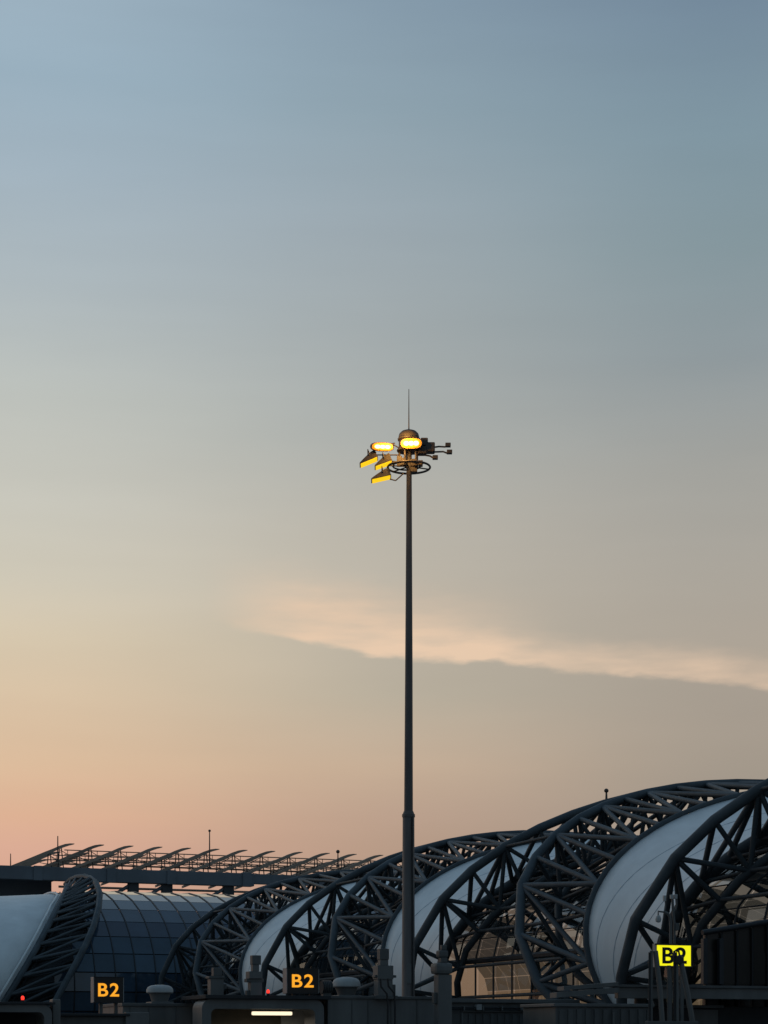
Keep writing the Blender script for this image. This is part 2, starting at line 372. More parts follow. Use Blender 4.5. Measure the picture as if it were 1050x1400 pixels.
pitch = 1.74; NCOL = 24; wleft = 22.4
right_px = [(66, 1386), (76, 1368), (98, 1328), (116, 1294), (128, 1266), (135, 1240), (136.5, 1222), (132, 1208), (123, 1200)]
RW = [wv(x, y, -1.3) for x, y in right_px[:-1]]
def right_w(h): return interp(h, [q[2] for q in RW], [q[0] for q in RW])-1.6
degs = [-32, -22, -12, -2, 8, 18, 28, 38, 48, 58, 68, 79, 90, 102, 116]
bm = bmesh.new(); rows = []
for d in degs:
    s, h = ve(d, 1.9); rows.append([bm.verts.new(vp_(w, s, h)-vbase) for w in (wleft, wleft+pitch*NCOL)])
for a, b in zip(rows, rows[1:]): bm.faces.new((a[0], a[1], b[1], b[0]))
build('frame', bm, M['mullion'], vault)
for d0, d1 in zip(degs, degs[1:]):
    (s0, h0), (s1, h1) = ve(d0, 0), ve(d1, 0); L = math.hypot(s1-s0, h1-h0); k = .05/L
    q0 = (s0+(s1-s0)*k, h0+(h1-h0)*k); q1 = (s1-(s1-s0)*k, h1-(h1-h0)*k)
    bm = bmesh.new(); vs = [bm.verts.new(P_*w+E_*s+UP*h) for w in (.05, pitch-.05) for s, h in (q0, q1)]
    bm.faces.new((vs[0], vs[1], vs[3], vs[2]))
    r = bmesh.ops.extrude_face_region(bm, geom=list(bm.faces))
    nn = (E_*(h1-h0)-UP*(s1-s0)).normalized()
    for v in r['geom']:
        if isinstance(v, bmesh.types.BMVert): v.co += nn*.06
    bmesh.ops.recalc_face_normals(bm, faces=bm.faces)
    me = bpy.data.meshes.new('pane'); bm.to_mesh(me); bm.free(); me.materials.append(M['glassb'])
    for i in range(NCOL):
        if wleft+i*pitch < right_w(h1): continue
        addmesh('pane', me, None, vault, Matrix.Translation(vp_(wleft+i*pitch, 0, 0)-vbase))
for i in range(NCOL+1):
    b = bmesh.new()
    ok = [d for d in degs if wleft+i*pitch >= right_w(ve(d, 0)[1])]
    if len(ok) < 2: continue
    tube(b, [vp_(wleft+i*pitch, *ve(d, -.03))-vbase for d in ok], .06, 5); build('rib', b, M['mullion'], vault, True)
bm = bmesh.new(); vs = []
for z in (0, 5.0):
    for w, s in ((-40, SE-VA-.6), (wleft+pitch*NCOL, SE-VA-.6), (wleft+pitch*NCOL, SE+VA), (-40, SE+VA)): vs.append(bm.verts.new(P_*w+E_*s+UP*z))
for f in ((0, 1, 2, 3), (4, 5, 6, 7), (0, 1, 5, 4), (1, 2, 6, 5), (2, 3, 7, 6), (3, 0, 4, 7)): bm.faces.new([vs[i] for i in f])
tag(build('vault_podium', bm, M['concrete']), 'concrete lower storey below the blue glass vault at left', 'building')
# the truss and membrane at its left end
tb = vp_(wE0, SE-VA, -EYE)
et = thing('arch_truss', 'slanting arch truss of close diagonal tubes between the left membrane and blue glass vault', 'truss', tb)
left_px = [(-2, 1386), (8, 1366), (30, 1330), (50, 1296), (68, 1262), (80, 1238), (88, 1222), (92, 1211)]
right_px = [(66, 1386), (76, 1368), (98, 1328), (116, 1294), (128, 1266), (135, 1240), (136.5, 1222), (132, 1208), (123, 1200)]
LP = [vp_(*wv(x, y, .25)) for x, y in left_px]
RP = [vp_(*wv(x, y, -1.3)) for x, y in right_px]
topd = [vp_(wv(92, 1211, .25)[0]+.4+q*2.1, *ve(70+q*22, -.75)) for q in (0, .5, 1.0)]
b = bmesh.new(); tube(b, [p-tb for p in LP]+[vp_(wv(92, 1211, .25)[0]+1.5, *ve(100, .25))-tb, vp_(wv(92, 1211, .25)[0]+1.0, *ve(125, .25))-tb], .26, 9); build('chord', b, M['steel'], et, True)
def crest(x, deg, dl): return vp_(x, *ve(deg, dl))
wr = wv(123, 1200, -1.3)[0]
tops = [at(x, y, Y) for x, y, Y in ((123, 1200.5, 176), (115, 1198.5, 178), (105, 1199.5, 180), (97, 1203, 182), (90, 1209, 184))]
b = bmesh.new(); tube(b, [p-tb for p in RP[:-1]+tops], .27, 9); build('chord', b, M['steel'], et, True)
LB = [vp_(*wv(x+9, y+2, 1.6)) for x, y in left_px]
b = bmesh.new(); tube(b, [p-tb for p in LB], .18, 8); build('chord', b, M['steel2'], et, True)
RB = [vp_(*wv(x-2, y+4, 1.3)) for x, y in right_px]
b = bmesh.new(); tube(b, [p-tb for p in RB], .18, 8); build('chord', b, M['steel2'], et, True)
def along(ps, u):
    L = [0.0]
    for a, c in zip(ps, ps[1:]): L.append(L[-1]+(c-a).length)
    u *= L[-1]
    for i in range(len(ps)-1):
        if u <= L[i+1]: return ps[i].lerp(ps[i+1], (u-L[i])/(L[i+1]-L[i]))
    return ps[-1]
for k in range(13):
    u = k/13
    strut('strut', along(LP, u)-tb, along(RP, min(1, u+.06))-tb, .125, 'steel', et)
    strut('strut', along(LP, u)-tb, along(RP, min(1, u+.135))-tb, .115, 'steel', et)
    strut('brace', along(LB, u)-tb, along(RB, min(1, u+.10))-tb, .10, 'steel2', et)
    strut('brace', along(LB, u)-tb, along(RP, min(1, u+.04))-tb, .09, 'steel2', et)
    strut('brace', along(LP, u)-tb, along(LB, u)-tb, .09, 'steel2', et)
for k in range(6):
    strut('brace', along(LP, .86+.02*k)-tb, tops[min(4, k)]-tb, .11, 'steel', et)
strut('foot', LP[0]-tb, Vector((LP[0].x, LP[0].y, 4.0))-tb, .3, 'steel', et); strut('foot', RP[0]-tb, Vector((RP[0].x, RP[0].y, 4.0))-tb, .3, 'steel', et)
mb = vp_(20, SE-VA, -EYE)
mt = thing('membrane_panel', 'broad pale blue membrane roof filling the left edge of the picture', 'roof panel', mb, 0, 'white membrane roof panels')
LPh = [q.z-EYE for q in LP]; LPw = [q.dot(P_) for q in LP]
bm = bmesh.new(); g = []; NA, NB = 34, 12
def mpt(k, v):
    d = -34+(140+34)*k/NA
    we = interp(ve(min(d, 76), .25)[1], LPh, LPw)-.15
    w = we-(we+4)*v; dl = .35+1.05*math.sin(math.pi*v*.5)+.35*math.sin(math.pi*v)
    s, h = ve(d, dl)
    return vp_(w, s, h)-mb
for i in range(NA+1): g.append([bm.verts.new(mpt(i, j/NB)) for j in range(NB+1)])
for i in range(NA):
    for j in range(NB): bm.faces.new((g[i][j], g[i][j+1], g[i+1][j+1], g[i+1][j]))
o = build('fabric', bm, M['membrane'], mt, True); md = o.modifiers.new('thickness', 'SOLIDIFY'); md.thickness = .02
b = bmesh.new(); tube(b, [mpt(k, .012)+Vector((-.02, -.2, .1)) for k in range(0, 26)], .10, 7); build('edge_hem', b, M['membrane'], mt, True)
b = bmesh.new(); tube(b, [mpt(10+14*q, .10+.5*q*q)+Vector((0, -.03, .03)) for q in [i/20 for i in range(21)]], .035, 5); build('seam', b, M['membrane'], mt, True)
# ---------------------------------------------------------------- terminal roof trellis, far behind
YT = 330.0; T0 = at(0, HY, YT); T0 = Vector((T0.x, T0.y, 0))
class Frame:                                            # a frame turned with the concourse: x along P_, y along E_, z up
    def __init__(s, x, Y): q = at(x, HY, Y); s.o = Vector((q.x, q.y, 0))
    def loc(s, x, y, ly=0.0):
        k = (x-CX)/F; ox, oy = s.o.x+ly*E_.x, s.o.y+ly*E_.y
        lx = (k*oy-ox)/(P_.x-k*P_.y); Y = oy+lx*P_.y
        return Vector((lx, ly, EYE+(HY-y)*Y/F))
    def lx(s, x, ly=0.0): return s.loc(x, HY, ly).x
TF = Frame(0, YT)
term = thing('terminal_trellis', 'far terminal roof of slanted louvre blades on a slate blue girder', 'roof', TF.o, RZ)
def boxpx(fr, bm, x0, x1, y0, y1, ly, dep, bev=0.0):
    a, b = fr.loc(x0, y1, ly), fr.loc(x1, y1, ly); z1 = fr.loc((x0+x1)/2, y0, ly).z; z0 = fr.loc((x0+x1)/2, y1, ly).z
    box(bm, a.x, b.x, ly, ly+dep, z0, z1, bev); return z0, z1
gz1, gz0 = TF.loc(133, 1188).z, TF.loc(133, 1206).z
bm = bmesh.new(); box(bm, TF.lx(-40), TF.lx(345), -1.2, 1.0, gz0, gz1, .08); build('girder', bm, M['terminal'], term)
bm = bmesh.new(); box(bm, TF.lx(345), TF.lx(700), -.8, .8, gz0+.5, gz1-.1, .08); build('girder', bm, M['terminal'], term)
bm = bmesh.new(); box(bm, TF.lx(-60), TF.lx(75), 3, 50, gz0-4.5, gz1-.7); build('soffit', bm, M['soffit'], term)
bm = bmesh.new(); box(bm, TF.lx(78), TF.lx(345), 26, 27, gz0-2.3, gz0-.75); build('soffit', bm, M['terminal'], term)
for x in (50, 150, 232, 335):
    bm = bmesh.new(); box(bm, TF.lx(x-6), TF.lx(x+6), -1.5, -1.22, gz0-.1, gz1+.1, .03); build('joint_plate', bm, M['terminal'], term)
for x in (182, 228, 312, 410):
    bm = bmesh.new(); z = gz0-2.6; box(bm, TF.lx(x-7), TF.lx(x+7), -.6, .6, z, gz0, .05); build('bearing', bm, M['soffit'], term)
    bm = bmesh.new(); tube(bm, [Vector((TF.lx(x), 0, 0)), Vector((TF.lx(x), 0, z))], .7, 10); build('column', bm, M['terminal'], term, True)
    strut('brace', Vector((TF.lx(x)-6, 0, z-1.2)), Vector((TF.lx(x), 0, gz0)), .32, 'terminal', term)
prof_px = [(101, 1154.0), (95, 1154.6), (88, 1156.2), (80, 1159.2), (72, 1162.8), (60, 1167.4), (45, 1173.5), (30, 1179.5), (16, 1184.8)]
tips = [101, 141.5, 181, 219.5, 258, 296, 333.5, 371, 408, 444.5, 481, 516, 551, 585]
p0 = [TF.loc(x, y) for x, y in prof_px]; tip0 = p0[0]
thk = [.10, .32, .50, .60, .62, .60, .56, .52, .46]
bm = bmesh.new(); ring = []
for i, p in enumerate(p0):
    h = thk[i]/2
    ring.append([bm.verts.new((p.x-tip0.x, yy, p.z-tip0.z+zz)) for yy, zz in ((-.55, -h), (.55, -h), (.55, h), (-.55, h))])
for a, b in zip(ring, ring[1:]):
    for k in range(4): bm.faces.new((a[k], a[(k+1) % 4], b[(k+1) % 4], b[k]))
bm.faces.new(ring[0]); bm.faces.new(ring[-1][::-1])
bl = build('blade', bm, M['blade'], term); blm = bl.data
first = True
step = TF.lx(tips[1])-TF.lx(tips[0])
for k in range(15):
    for ly, dzz in ((0, 0), (12, -.35), (24, -.7)):
        x = tip0.x+k*step
        if first: bl.location = (x, ly, tip0.z); first = False
        else: addmesh('blade', blm, None, term, Matrix.Translation((x, ly, tip0.z+dzz)))
def blade_z(dx):                                        # height of a blade dx metres left of its tip
    for a, b in zip(p0, p0[1:]):
        if b.x-tip0.x <= -dx <= a.x-tip0.x: q = (-dx-(a.x-tip0.x))/(b.x-a.x); return a.z+(b.z-a.z)*q
    return p0[-1].z
xs0, xs1 = tip0.x-9.5, tip0.x+14.2*step
for ly in (.9, 11, 20):
    for dxx, r in ((2.2, .10), (3.9, .08), (5.6, .10), (7.6, .08)):
        z = blade_z(dxx)-.45; b = bmesh.new(); tube(b, [(xs0+8, ly, z), (xs1, ly, z)], r, 5); build('rail', b, M['blade'], term)
zt, zm, zb = blade_z(2.2)-.45, blade_z(5.6)-.45, gz1-.2
k = 0; x = tip0.x-2.2
while x < xs1:
    for ly in (1.1, 11.2):
        strut('brace', (x, ly, zt), (x+step*.5, ly, zm), .065, 'blade', term)
        strut('brace', (x+step*.5, ly, zm), (x+step, ly, zt), .065, 'blade', term)
        strut('post', (x+step*.25, ly, zm), (x+step*.25, ly, zt), .06, 'blade', term)
        strut('post', (x-.35, ly+.2, zb), (x-.1, ly+.2, zt+.3), .10, 'soffit', term)
        strut('post', (x+.65, ly+.2, zb), (x+.25, ly+.2, zt+.3), .10, 'soffit', term)
        strut('brace', (x-1.6, ly+.3, zm+.1), (x+step-1.6, ly+.3, zm+.1-1.0), .06, 'blade', term)
    x += step
for ly, dz_ in ((6, -.3), (14, -1.0), (22, -1.7)):      # purlins under the girder's level
    b = bmesh.new(); tube(b, [(xs0+8, ly, gz0-.2+dz_), (xs1, ly, gz0-.2+dz_)], .22, 5); build('purlin', b, M['blade'], term)
for k in range(90):
    x = tip0.x-8+k*step*.16
    strut('brace', (x, 5, gz0-2.2), (x+3.2, 22, gz0-.3), .15, 'blade', term)
# rods and beacon poles on roofs
def rod(x, y0, y1, Y, r, label, ball=0.0, lift=None):
    a, b = at(x, y1, Y), at(x, y0, Y)
    t = thing('beacon_pole' if ball else 'lightning_rod', label, 'pole' if ball else 'rod', a)
    bm = bmesh.new(); tube(bm, [(0, 0, 0), (0, 0, (b-a).z*.55), (0, 0, (b-a).z)], [r*1.25, r, r*.8], 7); build('shaft', bm, M['fixture'], t, True)
    bm = bmesh.new(); box(bm, -r*2.6, r*2.6, -r*2.6, r*2.6, -.02, r*2, .005); build('base_plate', bm, M['fixture'], t)
    if ball:
        bm = bmesh.new(); lathe(bm, [(.3*ball, -ball*.9), (.85*ball, -.5*ball), (ball, 0), (.85*ball, .5*ball), (.4*ball, .9*ball)], 10, (0, 0, (b-a).z+ball*.6)); build('beacon_head', bm, M['fixture'], t, True)
rod(286.5, 1137, 1187, 331, .11, 'tall thin pole with a small round head standing above the louvred terminal roof', .24)
rod(79, 1143, 1178, 331, .11, 'thin lightning rod above the first louvre blades of the terminal roof')
rod(14.5, 1167, 1187, 330, .09, 'short thin rod at the left end of the terminal girder')
rod(462, 1166, 1185, 156, .055, 'small round-headed pole above the farthest arch truss, right of the last louvres', .16)
rod(829, 1083, 1097, 101, .06, 'small round-headed pole on the crest of the tall truss at right', .125)
# ---------------------------------------------------------------- high mast with floodlights
YM = 79.0; m0 = at(559, HY, YM); m0.z = 0; u = YM/F
mz = lambda y: EYE+(HY-y)*u
mast = thing('lamp_mast', 'tall slender grey high-mast light pole with glowing sodium floodlights at its head', 'light mast', m0)
mx = lambda x: (x-559)*u
bm = bmesh.new(); tube(bm, [(mx(558.5), 0, mz(1112)), (0, 0, mz(900)), (mx(559.3), 0, mz(645)), (mx(559.3), 0, mz(612))], [.185, .155, .112, .112], 14); build('upper_pole', bm, M['mast'], mast, True)
bm = bmesh.new(); tube(bm, [(mx(558), 0, 0), (mx(558.5), 0, mz(1113)), (mx(558.5), 0, mz(1109))], [.30, .245, .20], 14); build('lower_pole', bm, M['mast'], mast, True)
bm = bmesh.new(); lathe(bm, [(.27, 0), (.27, .12), (.245, .14)], 14, (mx(558.5), 0, mz(1114)-.1)); build('collar', bm, M['mast'], mast, True)
bm = bmesh.new(); box(bm, -.10, .10, -.30, -.2, mz(1345), mz(1318), .01); build('access_hatch', bm, M['bridge'], mast)
bm = bmesh.new(); tube(bm, [(.16, -.26, 1), (.14, -.235, mz(1118))], .025, 6); build('conduit', bm, M['cable'], mast, True)
bm = bmesh.new(); box(bm, -.5, .5, -.5, .5, 0, .06, .01); build('base_plate', bm, M['mast'], mast)
bm = bmesh.new(); lathe(bm, [(.46, 0), (.47, .06), (.42, .10), (.43, .16), (.40, .26), (.30, .36), (.14, .42), (.03, .43)], 20, (0, 0, mz(602))); build('dome_cap', bm, M['fixture'], mast, True)
bm = bmesh.new(); tube(bm, [(0, 0, mz(590)), (0, 0, mz(560)), (0, 0, mz(532))], [.028, .02, .014], 6); build('lightning_rod', bm, M['fixture'], mast, True)
def ring_obj(cx_, cz, rad, r, name):
    b = bmesh.new(); bmesh_pts = [(cx_+rad*math.cos(a), rad*math.sin(a), cz) for a in [2*math.pi*k/40 for k in range(41)]]
    tube(b, bmesh_pts, r, 7, False); return build(name, b, M['fixture'], mast, True)
ring_obj(mx(559), mz(639), 29*u, .045, 'ring'); ring_obj(mx(556), mz(637), 19*u, .035, 'ring'); ring_obj(mx(559), mz(616), 15*u, .05, 'ring')
for k in range(6):
    a = k*math.pi/3+.3
    strut('spoke', (.1*math.cos(a), .1*math.sin(a), mz(638)), (29*u*math.cos(a), 29*u*math.sin(a), mz(639)), .028, 'fixture', mast)
for k in range(5):
    a = k*2*math.pi/5+.5
    strut('hanger', (13*u*math.cos(a), 13*u*math.sin(a), mz(637)), (13*u*math.cos(a), 13*u*math.sin(a), mz(612)), .045, 'fixture', mast)
for x, y, w, h in ((546, 631, 7, 13), (566, 633, 9, 9), (575, 634, 6, 7), (552, 632, 6, 10), (566, 643, 9, 7)):
    bm = bmesh.new(); box(bm, mx(x-w/2), mx(x+w/2), -.16, .12, mz(y+h/2), mz(y-h/2), .02); build('control_gear', bm, M['fixture'], mast)
# hub drum under the dome
bm = bmesh.new(); lathe(bm, [(.36, 0), (.42, .08), (.42, .42), (.38, .5)], 18, (0, 0, mz(618))); build('hub', bm, M['fixture'], mast, True)
def floodlight(loc, yaw, tilt, w, d, h, lens, hot=False):
    # wedge housing: thin at the nose, deep at the back; the lens fills the underside
    mw = Matrix.Translation(loc) @ Matrix.Rotation(yaw, 4, 'Z') @ Matrix.Rotation(tilt, 4, 'Y')
    bm = bmesh.new(); sec = [(-d*.5, -.02, .03), (-d*.2, -.02, h*.45), (d*.25, -.02, h*.9), (d*.5, -.02, h)]
    rg = []
    for x, z0, z1 in sec:
        ww = w/2*(.88+.12*(x/d+.5)); rg.append([bm.verts.new(c) for c in ((x, -ww, z0), (x, ww, z0), (x, ww*.86, z1), (x, -ww*.86, z1))])
    for a, b in zip(rg, rg[1:]):
        for k in range(4): bm.faces.new((a[k], a[(k+1) % 4], b[(k+1) % 4], b[k]))
    bm.faces.new(rg[0]); bm.faces.new(rg[-1][::-1])
    hs = build('floodlight', bm, M['fixture'], mast, False, mw)
    bm = bmesh.new(); box(bm, -d*.47, d*.47, -w*.42, w*.42, -.06, -.025, .012); build('lens', bm, M[lens], hs)
    bm = bmesh.new(); box(bm, -d*.52, d*.52, -w*.47, w*.47, -.03, 0, .01); build('rim', bm, M['fixture'], hs)
    if hot:
        bm = bmesh.new(); box(bm, -d*.30, d*.30, -w*.22, w*.22, -.085, -.055, .012); build('arc_tube', bm, M['sodiumhot'], hs)
    bm = bmesh.new(); tube(bm, [(d*.15, -w*.5, h*.5), (d*.15, -w*.55, h*1.25), (d*.15, w*.55, h*1.25), (d*.15, w*.5, h*.5)], .022, 6); build('yoke', bm, M['fixture'], hs, True)
    return hs
MX = lambda x, y, ly=0.0: Vector((mx(x), ly, mz(y)))
floodlight(MX(504, 631), 0, R(-22), .62, .78, .30, 'sodium')
floodlight(MX(524, 635), 0, R(-20), .60, .74, .30, 'sodium')
floodlight(MX(521, 654), 0, R(-13), .62, .82, .30, 'sodium')
# the two that face the camera: round sodium lamps seen nearly square on, halo built as a glowing disc
def facing(loc, w, h, yaw, tilt):
    mw = Matrix.Translation(loc) @ Matrix.Rotation(yaw, 4, 'Z') @ Matrix.Rotation(tilt, 4, 'X')
    def disc(name, kx, kz, y0, y1, mm, par, mtx=None):
        bm = bmesh.new(); lathe(bm, [(.8, 0), (1, .3), (1, .7), (.86, 1)], 22)
        for v in bm.verts:
            ca = abs(v.co.x)**.75*(1 if v.co.x > 0 else -1); sa = abs(v.co.y)**.75*(1 if v.co.y > 0 else -1)
            v.co = Vector((ca*w*kx, y0+(y1-y0)*v.co.z, sa*h*kz))
        return build(name, bm, M[mm], par, True, mtx)
    hs = disc('floodlight', .52, .52, .34, 0, 'fixture', mast, mw)
    disc('halo_reflector', .47, .47, .02, -.02, 'sodiumhalo', hs); disc('lens', .40, .36, 0, -.05, 'sodiummid', hs)
    for q in (-.22, 0, .22):
        bm = bmesh.new(); bmesh.ops.create_uvsphere(bm, u_segments=10, v_segments=7, radius=1)
        for v in bm.verts: v.co = Vector((q*w+v.co.x*w*.13, -.06+v.co.y*.05, v.co.z*h*.21))
        build('arc_tube', bm, M['sodiumhot'], hs, True)
facing(MX(562, 612.5, -.62), 30*u, 14.5*u, R(-4), R(16)); facing(MX(523, 615.5, -.45), 31*u, 11.5*u, R(8), R(16))
pl = bpy.data.lights.new('sodium_glow', 'POINT'); pl.energy = 190; pl.color = (1, .5, .12); pl.shadow_soft_size = .3
po = bpy.data.objects.new('sodium_glow', pl); COL.objects.link(po); po.parent = mast; po.location = (mx(546), -1.25, mz(612))
for a, b in (((536, 607), (545, 612)), ((505, 622), (546, 622)), ((530, 630), (548, 632)), ((533, 655), (541, 657)), ((541, 657), (552, 647)), ((538, 637), (548, 637)), ((530, 607), (540, 606)), ((514, 618), (509, 625))):
    strut('bracket', MX(*a), MX(*b), .026, 'fixture', mast)
for x, y, w, h in ((580, 606, 10, 11), (588, 613, 13, 13), (577, 617, 12, 10), (572, 610, 10, 12)):
    bm = bmesh.new(); box(bm, mx(x-w/2), mx(x+w/2), -.25, .2, mz(y+h/2), mz(y-h/2), .05); build('floodlight', bm, M['fixture'], mast)
for pts, bx_ in ((((590, 612), (600, 610.5), (609, 611)), (612.5, 608.5)), (((590, 618), (606, 617.5), (611, 619.5)), (614.5, 618)), (((580, 622), (588, 623.5), (592, 626)), (595, 625.5))):
    b = bmesh.new(); tube(b, [MX(*q) for q in pts], .035, 6); build('arm', b, M['fixture'], mast, True)
    bm = bmesh.new(); x, y = bx_; box(bm, mx(x-3.7), mx(x+3.7), -.12, .12, mz(y+2.4), mz(y-2.4), .02); build('side_lamp', bm, M['fixture'], mast)
# ---------------------------------------------------------------- boarding bridges and roof gear in front
def ft(name, label, cat, x, Y, group=None):
    fr = Frame(x, Y); t = thing(name, label, cat, fr.o, RZ, group); return fr, t
def part(fr, t, name, x0, x1, y0, y1, ly, dep, m, bev=.02):
    bm = bmesh.new(); boxpx(fr, bm, x0, x1, y0, y1, ly, dep, bev); return build(name, bm, M[m], t)
def legs(fr, t, xs, ly, ztop, r=.28):
    for x in xs:
        lx = fr.lx(x, ly); bm = bmesh.new(); tube(bm, [(lx, ly, 0), (lx, ly, ztop)], r, 10); build('support_leg', bm, M['bridge'], t, True)
ZF = 3.6                                                # underside of the bridges, below the frame
def body(fr, t, name, x0, x1, y0, ly, dep, m='bridge', bev=.04):
    a, b = fr.lx(x0, ly), fr.lx(x1, ly); z1 = fr.loc((x0+x1)/2, y0, ly).z
    bm = bmesh.new(); box(bm, a, b, ly, ly+dep, ZF, z1, bev); return build(name, bm, M[m], t), a, b, z1
def corrugate(fr, t, x0, x1, y0, ly, step_px, m='bridge2'):
    x = x0
    while x < x1:
        a, b = fr.lx(x, ly), fr.lx(x+step_px*.55, ly); z1 = fr.loc(x, y0, ly).z
        bm = bmesh.new(); box(bm, a, b, ly-.05, ly+.02, ZF+.1, z1, .015); build('rib', bm, M[m], t); x += step_px
# tunnel wall right of the mast
fr, t = ft('boarding_bridge', 'grey ribbed boarding bridge tunnel along the bottom, right of the mast', 'boarding bridge', 535, 64)
body(fr, t, 'tunnel', 535, 792, 1367, 0, 3.2, 'bridge2')
part(fr, t, 'roof_trim', 534, 793, 1365.5, 1371, -.12, .3, 'bridge')
corrugate(fr, t, 540, 600, 1374, 0, 11); corrugate(fr, t, 640, 788, 1386, 0, 10)
part(fr, t, 'panel_frame', 631, 792, 1382, 1384, -.08, .1, 'bridge', .008); part(fr, t, 'panel_frame', 631, 633.5, 1384.1, 1420, -.08, .1, 'bridge', .008)
legs(fr, t, (560, 760), 1.5, ZF)
for y, r in ((1377, .03), (1379.6, .018)):
    p1, p2 = fr.loc(541, y, -.16), fr.loc(788, y, -.16); p2.z = p1.z; b = bmesh.new(); tube(b, [p1, p2], r, 6); build('conduit', b, M['cable'], t, True)
for x in range(556, 790, 26): part(fr, t, 'clip', x, x+2, 1375.5, 1381.5, -.2, .2, 'bridge', .005)
for x in (652, 715, 770): part(fr, t, 'junction_box', x, x+7, 1373.2, 1381, -.24, .24, 'signbox', .01)
# service box with roof vent
fr, t = ft('equipment_box', 'grey service cabin with a flared vent, between the lit bridge cab and the mast', 'cabin', 448, 61.5)
body(fr, t, 'cabin', 448, 604, 1364, 0, 2.6)
part(fr, t, 'roof_trim', 446, 606, 1362, 1366, -.06, 2.7, 'bridge2')
for x in (481, 503, 534, 570): part(fr, t, 'seam', x, x+1.4, 1367, 1420, -.03, .06, 'bridge2', .004)
legs(fr, t, (470, 585), 1.3, ZF)
def vent(x0, x1, ytop, yrim, ybot, Y, label):
    xc = (x0+x1)/2; q = at(xc, ybot, Y); v = Y/F; t = thing('domed_vent', label, 'vent', q, RZ, 'domed roof vents')
    r = (x1-x0)/2*v; zt, zr = (ybot-ytop)*v, (ybot-yrim)*v
    bm = bmesh.new(); lathe(bm, [(r*.93, zr), (r, zr+.03), (r*.985, zr+(zt-zr)*.45), (r*.88, zr+(zt-zr)*.74), (r*.66, zr+(zt-zr)*.92), (r*.3, zt), (.01, zt)], 24); build('cap', bm, M['vent'], t, True)
    bm = bmesh.new(); lathe(bm, [(r*.62, 0), (r*.62, zr*.3), (r*.80, zr*.98)], 20); build('neck', bm, M['bridge'], t, True)
    bm = bmesh.new(); box(bm, -r*.85, r*.85, -r*.85, r*.85, -.04, zr*.16, .02); build('curb', bm, M['bridge'], t)
vent(454, 493, 1336, 1350, 1363, 62.8, 'pale domed roof vent right of the central amber gate sign')
# lit bridge cab
fr, t = ft('bridge_cab', 'boarding bridge cab with rounded hood and an open dark mouth lit by a tube', 'boarding bridge', 276, 60)
la, lb = fr.lx(276), fr.lx(443); zt = fr.loc(360, 1366).z
def hood(fr, t, x0, x1, y0, inset, rad, ly, dep, m):
    a, b = fr.lx(x0, ly), fr.lx(x1, ly); z1 = fr.loc((x0+x1)/2, y0, ly).z; i = inset
    def path(a, b, z1, r):
        p = [(a, ZF)]
        for k in range(7): th = math.pi-k*math.pi/12; p.append((a+r+r*math.cos(th), z1-r+r*math.sin(th)))
        for k in range(7): th = math.pi/2-k*math.pi/12; p.append((b-r+r*math.cos(th), z1-r+r*math.sin(th)))
        p.append((b, ZF)); return p
    o_, n_ = path(a, b, z1, rad), path(a+i, b-i, z1-i, rad*.6)
    bm = bmesh.new()
    V = [[bm.verts.new((x, y, z)) for x, z in pp] for pp, y in ((o_, ly), (n_, ly), (n_, ly+dep), (o_, ly+dep))]
    for A, B in ((0, 1), (1, 2), (2, 3), (3, 0)):
        for k in range(len(o_)-1): bm.faces.new((V[A][k], V[A][k+1], V[B][k+1], V[B][k]))
    build('hood', bm, M[m], t, True)
hood(fr, t, 276, 443, 1366.5, .30, .30, -.35, 1.1, 'bridge')
part(fr, t, 'back_wall', 283, 430, 1372, 1420, 2.2, .1, 'cabwall')
part(fr, t, 'ceiling_lining', 284, 434, 1369, 1372.5, .8, 1.5, 'cabwall')
part(fr, t, 'lit_panel', 385, 428, 1378, 1420, 2.05, .1, 'vent', .01)  # paler colour stands for the lit right part of the cab interior
part(fr, t, 'roof_slab', 281, 453, 1360.5, 1366, -.5, 3.0, 'rubber')
legs(fr, t, (300, 425), 1.2, ZF); body(fr, t, 'floor', 278, 441, 1425, .2, 2.2)
tb_ = part(fr, t, 'tube_light', 345, 400, 1383, 1388, .35, .12, 'tube', .04)
part(fr, t, 'light_batten', 343, 402, 1381, 1382.6, .32, .2, 'bridge2', .006)
ll = bpy.data.lights.new('tube_glow', 'AREA'); ll.shape = 'RECTANGLE'; ll.size = 1.25; ll.size_y = .1; ll.energy = 16; ll.color = (1, .88, .7)
lo = bpy.data.objects.new('tube_glow', ll); COL.objects.link(lo); lo.parent = t; q = fr.loc(372.5, 1389.5, .40); lo.location = q
